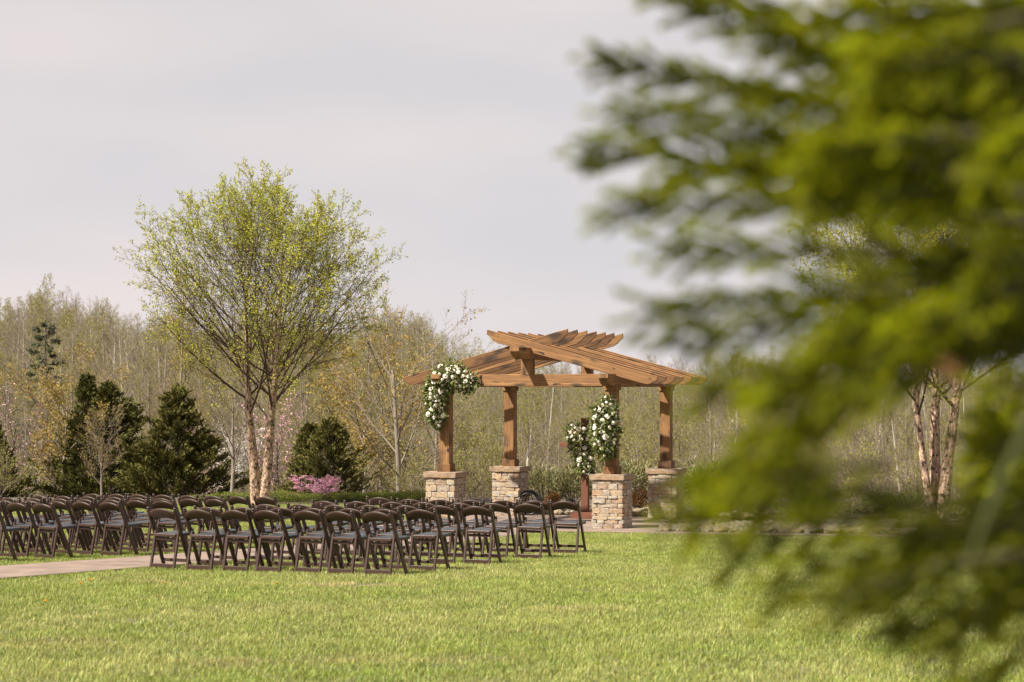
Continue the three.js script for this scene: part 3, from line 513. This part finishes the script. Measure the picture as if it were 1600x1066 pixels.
{ // pine standing in the wood
  const d = 84, x = pix(70, d), g = ground(x, d), h = (HOR - 500) / F * d + EYE - g, r = rng(66), T = new Geo(), B = new Geo(), L = new Geo();
  T.tube([V(0, 0, 0), V(0.1, h * 0.5, 0), V(0, h, 0)], [0.16, 0.1, 0.02], 6);
  for (let k = 0; k < 54; k++) { const f = lerp(0.45, 0.99, k / 54), y = f * h, az = k * 2.4, len = lerp(1.7, 0.3, (f - 0.45) / 0.54) * r.in(0.6, 1.1), dd = V(Math.cos(az), 0.12, Math.sin(az)).normalize(), p = V(0, y, 0), e = p.clone().addScaledVector(dd, len); B.tube([p, e], [0.03, 0.01], 3); for (let q = 0; q < 70; q++) { const s = p.clone().lerp(e, lerp(0.3, 1.05, r())), c = dd.clone().addScaledVector(randDir(r), 0.9).normalize(); L.leaf(s, c, sideOf(c, r), r.in(0.15, 0.3), 0.05, vary(r, 0.3)); } }
  const o = thing('pine_tree', 'dark thin-crowned pine rising among bare trees', 'tree', V(x, g, -d)); part(o, 'trunk', T.build(), darkBark); part(o, 'branches', B.build(), darkBark); part(o, 'foliage', L.build(), pineLeaf);
}

// ------------------------------------------------------------------ shrubs, edging and rocks of the planting bed
function shrub(seed, w, h, n, l0, l1, ratio, up) {
  const r = rng(seed), g = new Geo(), st = new Geo();
  for (let k = 0; k < 26; k++) { const a = r() * 6.28, q = Math.sqrt(r()) * w * 0.8, e = V(Math.cos(a) * q, h * r.in(0.5, 0.95) * (1 - 0.35 * (q / w) ** 2), Math.sin(a) * q); st.tube([V(r.s() * 0.08, 0, r.s() * 0.08), e.clone().multiplyScalar(0.5).add(V(0, 0.06, 0)), e], [0.012, 0.009, 0.004], 4);
    for (let m = 0; m < n / 26; m++) { const p = e.clone().addScaledVector(randDir(r), 0.26 * Math.cbrt(r()) * (w + h)* 0.55); p.y = Math.max(0.03, p.y); const dir = p.clone().sub(V(0, h * 0.3, 0)).normalize().addScaledVector(randDir(r), 0.7).add(V(0, up, 0)).normalize(), l = r.in(l0, l1); g.leaf(p, dir, sideOf(dir, r), l, l * ratio, vary(r, 0.35)); } }
  return { stem: st.build(), leaf: g.build() };
}
const rhodo = leafMat(0.2, 0.19, 0.085, 0.25), rusty = leafMat(0.2, 0.1, 0.035, 0.2), juni = leafMat(0.15, 0.17, 0.03, 0.25), bright = leafMat(0.14, 0.18, 0.035, 0.35);
function bush(name, label, proto, m, px, d, s, turn, group) { const x = pix(px, d), o = thing(name, label, 'shrub', at(x, d, -0.02), turn, group); part(o, 'stems', proto.stem, darkBark); part(o, 'foliage', proto.leaf, m); if (typeof s === 'number') o.scale.setScalar(s); else o.scale.set(...s); return o; }
const r2 = [1, 0.85, 1.1, 0.9];
const rh = [shrub(1, 0.62, 0.95, 2100, 0.05, 0.11, 0.34, 0.15), shrub(2, 0.62, 0.95, 2100, 0.05, 0.11, 0.34, 0.15)];
[[848, 47.5, 1.0, 'olive leafy evergreen shrub beside the black coil'], [893, 47.2, 1.0, 'olive leafy evergreen shrub left of the cross'], [935, 48, 0.9, 'leafy evergreen shrub directly behind the cross'], [982, 47.2, 1.12, 'leafy shrub between the two stone piers nearest the cross']].forEach(([px, d, s, l], k) => bush('evergreen_shrub', l, rh[k % 2], rhodo, px, d, s, k * 1.7));
bush('evergreen_shrub', 'tall bright green shrub beyond the pier with branch tips before it', shrub(3, 0.6, 1.1, 2600, 0.04, 0.08, 0.5, 0.2), bright, 1098, 45.4, 1.0, 0);
bush('evergreen_shrub', 'low bright green shrub further along the rock edging', shrub(4, 0.7, 0.8, 2400, 0.04, 0.08, 0.5, 0.2), bright, 1165, 45.2, 1.0, 0);
{ const low = shrub(8, 0.85, 0.42, 2400, 0.04, 0.08, 0.45, 0.2); [[1245, 44.6, 'first'], [1320, 43.6, 'second'], [1395, 44.2, 'third'], [1470, 42.6, 'last']].forEach(([px, d, w], k) => bush('evergreen_shrub', `low mounded shrub on the soil behind the rock edging, ${w} in line from the pergola`, low, k % 2 ? rhodo : bright, px, d, r2[k], k * 2)); }
const rs = shrub(5, 0.22, 0.5, 1500, 0.03, 0.06, 0.3, 0.5);
bush('rusty_shrub', 'small rust-brown conifer in front of olive shrubs', rs, rusty, 866, 45.6, 0.95, 0); bush('rusty_shrub', 'small rust-brown conifer between two stone piers', rs, rusty, 998, 45.2, 1.1, 1);
const jp = [shrub(6, 0.75, 0.3, 3000, 0.035, 0.07, 0.28, 0.35), shrub(7, 0.75, 0.3, 3000, 0.035, 0.07, 0.28, 0.35)];
for (let k = 0, r = rng(9); k < 17; k++) { const px = 325 + k * 20.5 + r.s() * 5; bush('juniper_shrub', `low green juniper in the lawn-edging row, ${['first', 'second', 'third', 'fourth', 'fifth', 'sixth', 'seventh', 'eighth', 'ninth', 'tenth', 'eleventh', 'twelfth', 'thirteenth', 'fourteenth', 'fifteenth', 'sixteenth', 'last'][k]} counted towards the pergola`, jp[k % 2], juni, px, 51 + r.s() * 0.7, [1, r.in(0.3, 0.72), 1], r() * 6, 'low junipers edging the lawn'); }
{ // coil of black hose leaning on the rear pier
  const [x, d] = AT(LEN - 0.1, -HS + 0.48), o = thing('hose_coil', 'coil of black hose leaning against a stone pier', 'hose', V(x, LEVEL + 0.03, -d), -0.5), m = mat({ color: lin(0.012, 0.012, 0.013), roughness: 0.35 }), gs = [];
  for (let k = 0; k < 7; k++) gs.push(new THREE.TorusGeometry(0.2 + (k % 3) * 0.024, 0.012, 7, 30).rotateX(0.05 * (k - 3)).rotateY(0.12 * (k - 3)).translate(0, 0.27, (k - 3) * 0.022)); part(o, 'hose', mergeGeometries(gs), m); part(o, 'hose_stand', mergeGeometries([bar(V(-0.15, 0, -0.05), V(0, 0.5, 0), 0.02, 0.02), bar(V(0.15, 0, -0.05), V(0, 0.5, 0), 0.02, 0.02)]), m);
}
{ // river stones
  const shapes = [0, 1, 2].map((k) => { const g = new THREE.IcosahedronGeometry(1, 2), p = g.attributes.position; for (let i = 0; i < p.count; i++) { const v = V().fromBufferAttribute(p, i), n = 1 + 0.28 * N3(v.x * 1.2 + k * 9, v.y * 1.2, v.z * 1.2); p.setXYZ(i, v.x * n, v.y * n * 0.62, v.z * n * 0.8); } g.computeVertexNormals(); return g; });
  const r = rng(17), rock = mat({ map: stoneMap, color: lin(0.33, 0.265, 0.18), bumpMap: stoneBump, bumpScale: 0.006, roughness: 0.9 }), o = thing('river_rocks', 'pale rounded river stones edging the planting bed', null); o.userData.kind = 'stuff';
  const pts = [[], [], []];
  const strew = (n, f) => { for (let k = 0; k < n; k++) { const [a, t, s] = f(), [x, d] = AT(a, t); pts[k % 3].push([x, d, s, 0]); } };
  strew(1500, () => { const t = r.in(2.95, 10.5), wave = 0.45 + 0.35 * N3(t * 0.8, 3, 1); return [-1.0 + r() * (0.35 + wave), t, r.in(0.04, 0.1)]; });
  strew(420, () => [r.in(-0.3, 1.6), r.in(2.95, 5.6) + r.s() * 0.3, r.in(0.04, 0.11)]);
  strew(650, () => [r.in(3.85, 5.1), r.in(-1.6, 3.4), r.in(0.05, 0.13)]);
  strew(130, () => [r.in(3.9, 4.5), r.in(-0.4, 1.6), r.in(0.1, 0.19)]);
  const m4 = new THREE.Matrix4(), q = new THREE.Quaternion();
  shapes.forEach((g, k) => { const im = new THREE.InstancedMesh(g, rock, pts[k].length), c = new THREE.Color(); im.name = 'stones'; pts[k].forEach(([x, d, s], i) => { im.setMatrixAt(i, m4.compose(at(x, d, s * 0.25 + r() * 0.05), q.setFromEuler(new THREE.Euler(r.s() * 0.4, r() * 6.28, r.s() * 0.4)), V(s * r.in(0.8, 1.4), s, s))); const b = r.in(0.7, 1.25), y = r.in(-0.1, 0.14); im.setColorAt(i, c.setRGB(b * (1 + y), b, b * (1 - y * 1.6))); }); o.add(im); });
}

// ------------------------------------------------------------------ lawn
{
  const blade = leafMat(0.34, 0.395, 0.10, 0.45), r = rng(5);
  blade.roughness = 0.55; blade.specularIntensity = 0.7;
  const patch = (size, n, seed) => {
    const q = rng(seed), g = new Geo();
    for (let k = 0; k < n; k++) {
      const x = q.s() * size / 2, z = q.s() * size / 2, a = q() * 6.28, h = q.in(0.022, 0.058), w = q.in(0.0028, 0.0048), lean = q.in(0.1, 0.9) * h, sd = V(Math.cos(a), 0, Math.sin(a)), ln = V(-Math.sin(a), 0, Math.cos(a)).addScaledVector(sd, q.s() * 0.5).add(V(0.15, 0, -0.1));
      const dry = q() < 0.1, b = q.in(0.65, 1.35), c = dry ? [b * 1.9, b * 1.5, b * 2.4] : [b * q.in(0.85, 1.15), b, b * q.in(0.6, 1.2)];
      const p = V(x, -0.008, z), m = p.clone().addScaledVector(ln, lean * 0.35).add(V(0, h * 0.62, 0)), e = p.clone().addScaledVector(ln, lean).add(V(0, h, 0)), n0 = V().crossVectors(sd, m.clone().sub(p)).normalize(), n1 = V().crossVectors(sd, e.clone().sub(m)).normalize();
      const i0 = g.v(p.clone().addScaledVector(sd, -w / 2), n0, 0, 0, c), i1 = g.v(p.clone().addScaledVector(sd, w / 2), n0, 0, 0, c), i2 = g.v(m.clone().addScaledVector(sd, -w / 2), n0, 0, 0, c), i3 = g.v(m.clone().addScaledVector(sd, w / 2), n0, 0, 0, c), i4 = g.v(e, n1, 0, 0, c);
      g.i.push(i0, i1, i3, i0, i3, i2, i2, i3, i4);
    }
    return g.build();
  };
  const big = [0, 1, 2, 3, 4].map((k) => patch(0.34, 330, 200 + k)), tuft = [0, 1].map((k) => patch(0.09, 30, 300 + k));
  const bare = [[pix(562, 24), 23.8, 0.75, 0.32], [pix(905, 20.6), 20.4, 0.6, 0.25], [pix(30, 16.6), 16.8, 0.8, 0.5], [pix(250, 24.5), 24.3, 0.5, 0.3], [pix(640, 16), 15.4, 0.9, 0.3], [pix(350, 15.3), 15.3, 0.5, 0.3]];
  const dryAt = (x, d) => { let k = 0; bare.forEach(([bx, bd, rx, rd], i) => { k = Math.max(k, (i === 0 ? 1 : 0.26) * (1 - smooth(Math.hypot((x - bx) / rx, (d - bd) / rd) + 0.5 * N3(x * 3, d * 3, 1), 0.5, 1.25))); }); return k; };
  const lists = [[], [], [], [], []], tl = [[], []];
  for (let d = 12.4; d < 50; d += 0.29) { const half = d * 0.252 + 0.5; for (let x = -half; x < half; x += 0.29) {
    const X = x + r.s() * 0.08, D = d + r.s() * 0.08, z = zone(X, D, 0.19);
    if (z === 'lawn' && zone(X, D, 0) === 'lawn') { const k = dryAt(X, D); if (!(k > 0.75 && r() < 0.35)) lists[Math.floor(r() * 5)].push([X, D, r() * 6.28, k]); } else if (zone(X, D, -0.1) === 'lawn' || zone(X, D, 0) === 'lawn' || z === 'path') for (let q = 0; q < 13; q++) { const a = X + r.s() * 0.2, b = D + r.s() * 0.2; if (zone(a, b, 0.03) === 'lawn') tl[q % 2].push([a, b, r() * 6.28, 0]); }
  } }
  const o = thing('grass', 'fresh green lawn grass with a few dry tan patches', null); o.userData.kind = 'stuff';
  const m4 = new THREE.Matrix4(), q4 = new THREE.Quaternion(), c = new THREE.Color();
  const put = (geo, list) => { const im = new THREE.InstancedMesh(geo, blade, list.length); im.name = 'blades'; list.forEach(([x, d, a, k], i) => {
    const n = fbm(x * 0.9, d * 0.45, 4, 3), n2 = fbm(x * 0.25, d * 0.2, 14, 2), pale = clamp(0.4 + n * 1.0 + n2 * 0.6 + 0.9 * fbm((x * 0.77 + d * 0.64) * 0.16, (x * 0.64 - d * 0.77) * 0.75, 21, 3) + k), s = lerp(1, 0.62, k) * (1 + 0.5 * n);
    q4.setFromEuler(new THREE.Euler(d < 39.8 ? -0.024 : 0, a, 0, 'XYZ')); im.setMatrixAt(i, m4.compose(at(x, d, 0.002), q4, V(1, s, 1)));
    const b = 0.92 + r.s() * 0.12; im.setColorAt(i, c.setRGB(b * lerp(0.84, 1.22, pale) + k * 0.5, b * lerp(0.9, 1.1, pale) + k * 0.03, b * lerp(0.55, 1.45, pale) + k * 1.0)); }); o.add(im); };
  big.forEach((g, k) => put(g, lists[k])); tuft.forEach((g, k) => put(g, tl[k]));
}
{ // dandelions
  const yel = mat({ color: lin(0.75, 0.42, 0.02), roughness: 0.9 }), gr = mat({ color: lin(0.12, 0.16, 0.05), roughness: 0.9 }), head = new Geo(), r = rng(3); for (let k = 0; k < 60; k++) { const d = randDir(r); d.y = Math.abs(d.y) * 0.5 + 0.1; d.normalize(); head.leaf(V(0, 0.1, 0), d, sideOf(d, r), 0.021, 0.006, [1, 1, 1]); }
  const st = new Geo().tube([V(0, 0, 0), V(0.004, 0.05, 0), V(0, 0.1, 0)], [0.002, 0.002, 0.002], 5).build(), hg = head.build(); let first;
  [[128, 926, 'left end of the dandelion line'], [143, 920, 'x'], [258, 924, 'x'], [432, 926, 'x'], [72, 955, 'x']].forEach(([px, py], k) => { const d = 5148 / (py - 699.2), x = pix(px, d), p = at(x, d); if (!first) { first = thing('dandelion', 'yellow dandelion in the lawn below the path, first in the scattered line', 'flower', p, 0, 'dandelions in the lawn'); part(first, 'stem', st, gr); part(first, 'flower_head', hg, yel); } else copy(first, `yellow dandelion in the lawn below the path, ${['', 'second', 'third', 'fourth', 'fifth'][k]} in the scattered line`, null, p, k, 1); });
}

// ------------------------------------------------------------------ the near conifer whose branches reach in, far out of focus
{
  const r = rng(88), o = thing('conifer', 'out-of-focus bright green conifer whose branches reach across the view', 'tree', V(0.93, ground(0.93, 2.1), -2.1), 0);
  const base = o.position, wood = new Geo(), stem = new Geo(), g = new Geo(), L = (px, py, s) => V((px - 800) / F * s, EYE + (HOR - py) / F * s, -s).sub(base);
  stem.tube([V(0, 0, 0), V(0.02, 0.8, 0), V(-0.03, 1.6, -0.02), V(0.02, 2.6, 0)], [0.04, 0.034, 0.024, 0.008], 8);
  const needles = (p, e, n, len, tone) => { const d = e.clone().sub(p).normalize(); for (let k = 0; k < n; k++) { const f = (k + r()) / n, q = p.clone().lerp(e, f), c = d.clone().multiplyScalar(0.8).addScaledVector(sideOf(d, r), 0.6).normalize(), l = len * r.in(0.6, 1.05), b = tone * r.in(0.75, 1.25); g.leaf(q, c, sideOf(c, r), l, 0.006, [b * r.in(0.85, 1.1), b, b * r.in(0.4, 1)]); } };
  const spray = (p, d, len, n, tone) => { const e = p.clone().addScaledVector(d, len * 0.55).addScaledVector(randDir(r), len * 0.05), f = e.clone().addScaledVector(d, len * 0.45).add(V(0, -len * 0.05, 0)); wood.tube([p, e, f], [0.0014, 0.001, 0.0005], 3); needles(p, e, n, 0.0105, tone * 0.9); needles(e, f, n, 0.009, tone * 1.1); };
  const limb = (A, B, sag, dens, len, tone) => {
    const m = A.clone().lerp(B, 0.5).add(V(0, sag, 0)), c = new THREE.QuadraticBezierCurve3(A, m, B), pts = c.getPoints(8); wood.tube(pts, pts.map((_, k) => lerp(0.006, 0.0012, k / 8)), 5);
    const n = Math.ceil(c.getLength() * dens), w = V(r.s() * 0.3, r.s() * 0.3, 1).normalize();
    for (let k = 0; k < n; k++) { const f = 0.12 + 0.88 * Math.pow((k + r()) / n, 0.75), p = c.getPoint(f), t = c.getTangent(f), u = V().crossVectors(t, w).normalize().multiplyScalar(k % 2 ? 1 : -1).addScaledVector(w, r.s() * 0.7), d = t.clone().addScaledVector(u, r.in(0.25, 0.55)).normalize(); spray(p, d, len * r.in(0.6, 1.2) * lerp(1.2, 0.75, f), 26, tone * r.in(0.85, 1.15)); }
    spray(B, c.getTangent(1), len * 0.7, 15, tone);
  };
  const tips = [[1090, 15], [1045, -30], [955, 96], [1000, 178], [942, 238], [1075, 268], [985, 322], [1062, 395], [1028, 492], [1085, 535], [1130, 610], [1100, 760], [1080, 805], [1150, 858], [1230, 905], [1310, 940], [1400, 985], [1480, 1010], [1200, 60], [1160, 150], [1560, 930], [1540, 1060]];
  for (const [px, py] of tips) { const s = r.in(1.75, 2.2), root = L(1660 + r.s() * 60, (py > 830 ? py - 70 : py > 580 ? 500 : lerp(py, 420, 0.55)) + r.s() * 30, s + r.in(0, 0.3)); limb(root, L(px, py, s), py < 500 ? 0.02 : 0.03, 70, 0.07, r.in(0.55, 0.85)); }
  for (let k = 0; k < 98; k++) { const py = k < 57 ? r.in(-90, 900) : r.in(-750, -90); let px = r.in(1185, 1560) + Math.abs(py - 330) * (py < -90 ? 0.04 : 0.12); if (py > 330 && py < 500) px += 150; if (py > 590 && py < 830) px = Math.max(px, 1540); const s = r.in(1.75, 2.7); limb(L(1740, py + r.s() * 60, s + 0.15), L(px, py + r.s() * 40, s), 0.02, 68, 0.072, r() < 0.25 ? r.in(1.0, 1.4) : r.in(0.4, 0.72)); }
  for (const [px, py] of [[1400, 95], [1330, 235], [1290, 300], [1450, 500], [1560, 260], [1250, 610], [1180, 770], [1320, 560]]) { const s = r.in(1.6, 1.72); for (let q = 0; q < 2; q++) limb(L(px + 200, py - 40 + r.s() * 40, s + 0.15), L(px - 20 + r.s() * 30, py + r.s() * 30, s), 0.01, 60, 0.062, r.in(0.8, 1.2)); }
  part(o, 'bare_twig', new Geo().tube([L(1660, 560, 1.75), L(1610, 660, 1.7), L(1566, 745, 1.68), L(1532, 830, 1.66), L(1490, 935, 1.66)], [0.006, 0.005, 0.0042, 0.0034, 0.0018], 7).build(), mat({ color: lin(0.04, 0.045, 0.008), roughness: 1 }), 'bare yellow-brown twig hanging at the side of the conifer');
  { const b = new Geo(), c = L(1482, 578, 1.62); for (let q = 0; q < 40; q++) { const d = randDir(r); b.leaf(c.clone().addScaledVector(randDir(r), 0.005), d, sideOf(d, r), 0.01, 0.004, [1, 1, 1]); } part(o, 'brown_cone', b.build(), mat({ color: lin(0.15, 0.075, 0.02), roughness: 0.9, side: THREE.DoubleSide }), 'small rust-brown withered tip among green sprays'); }
  part(o, 'trunk', stem.build(), darkBark); part(o, 'branches', wood.build(), mat({ color: lin(0.055, 0.05, 0.014), roughness: 0.9 })); part(o, 'foliage', g.build(), Object.assign(leafMat(0.315, 0.335, 0.006, 0.55), { specularIntensity: 0.12 })).userData.kind = 'stuff';
}

scene.traverse((o) => { if (o.isMesh) { o.castShadow = true; o.receiveShadow = true; } });
renderer.render(scene, camera);
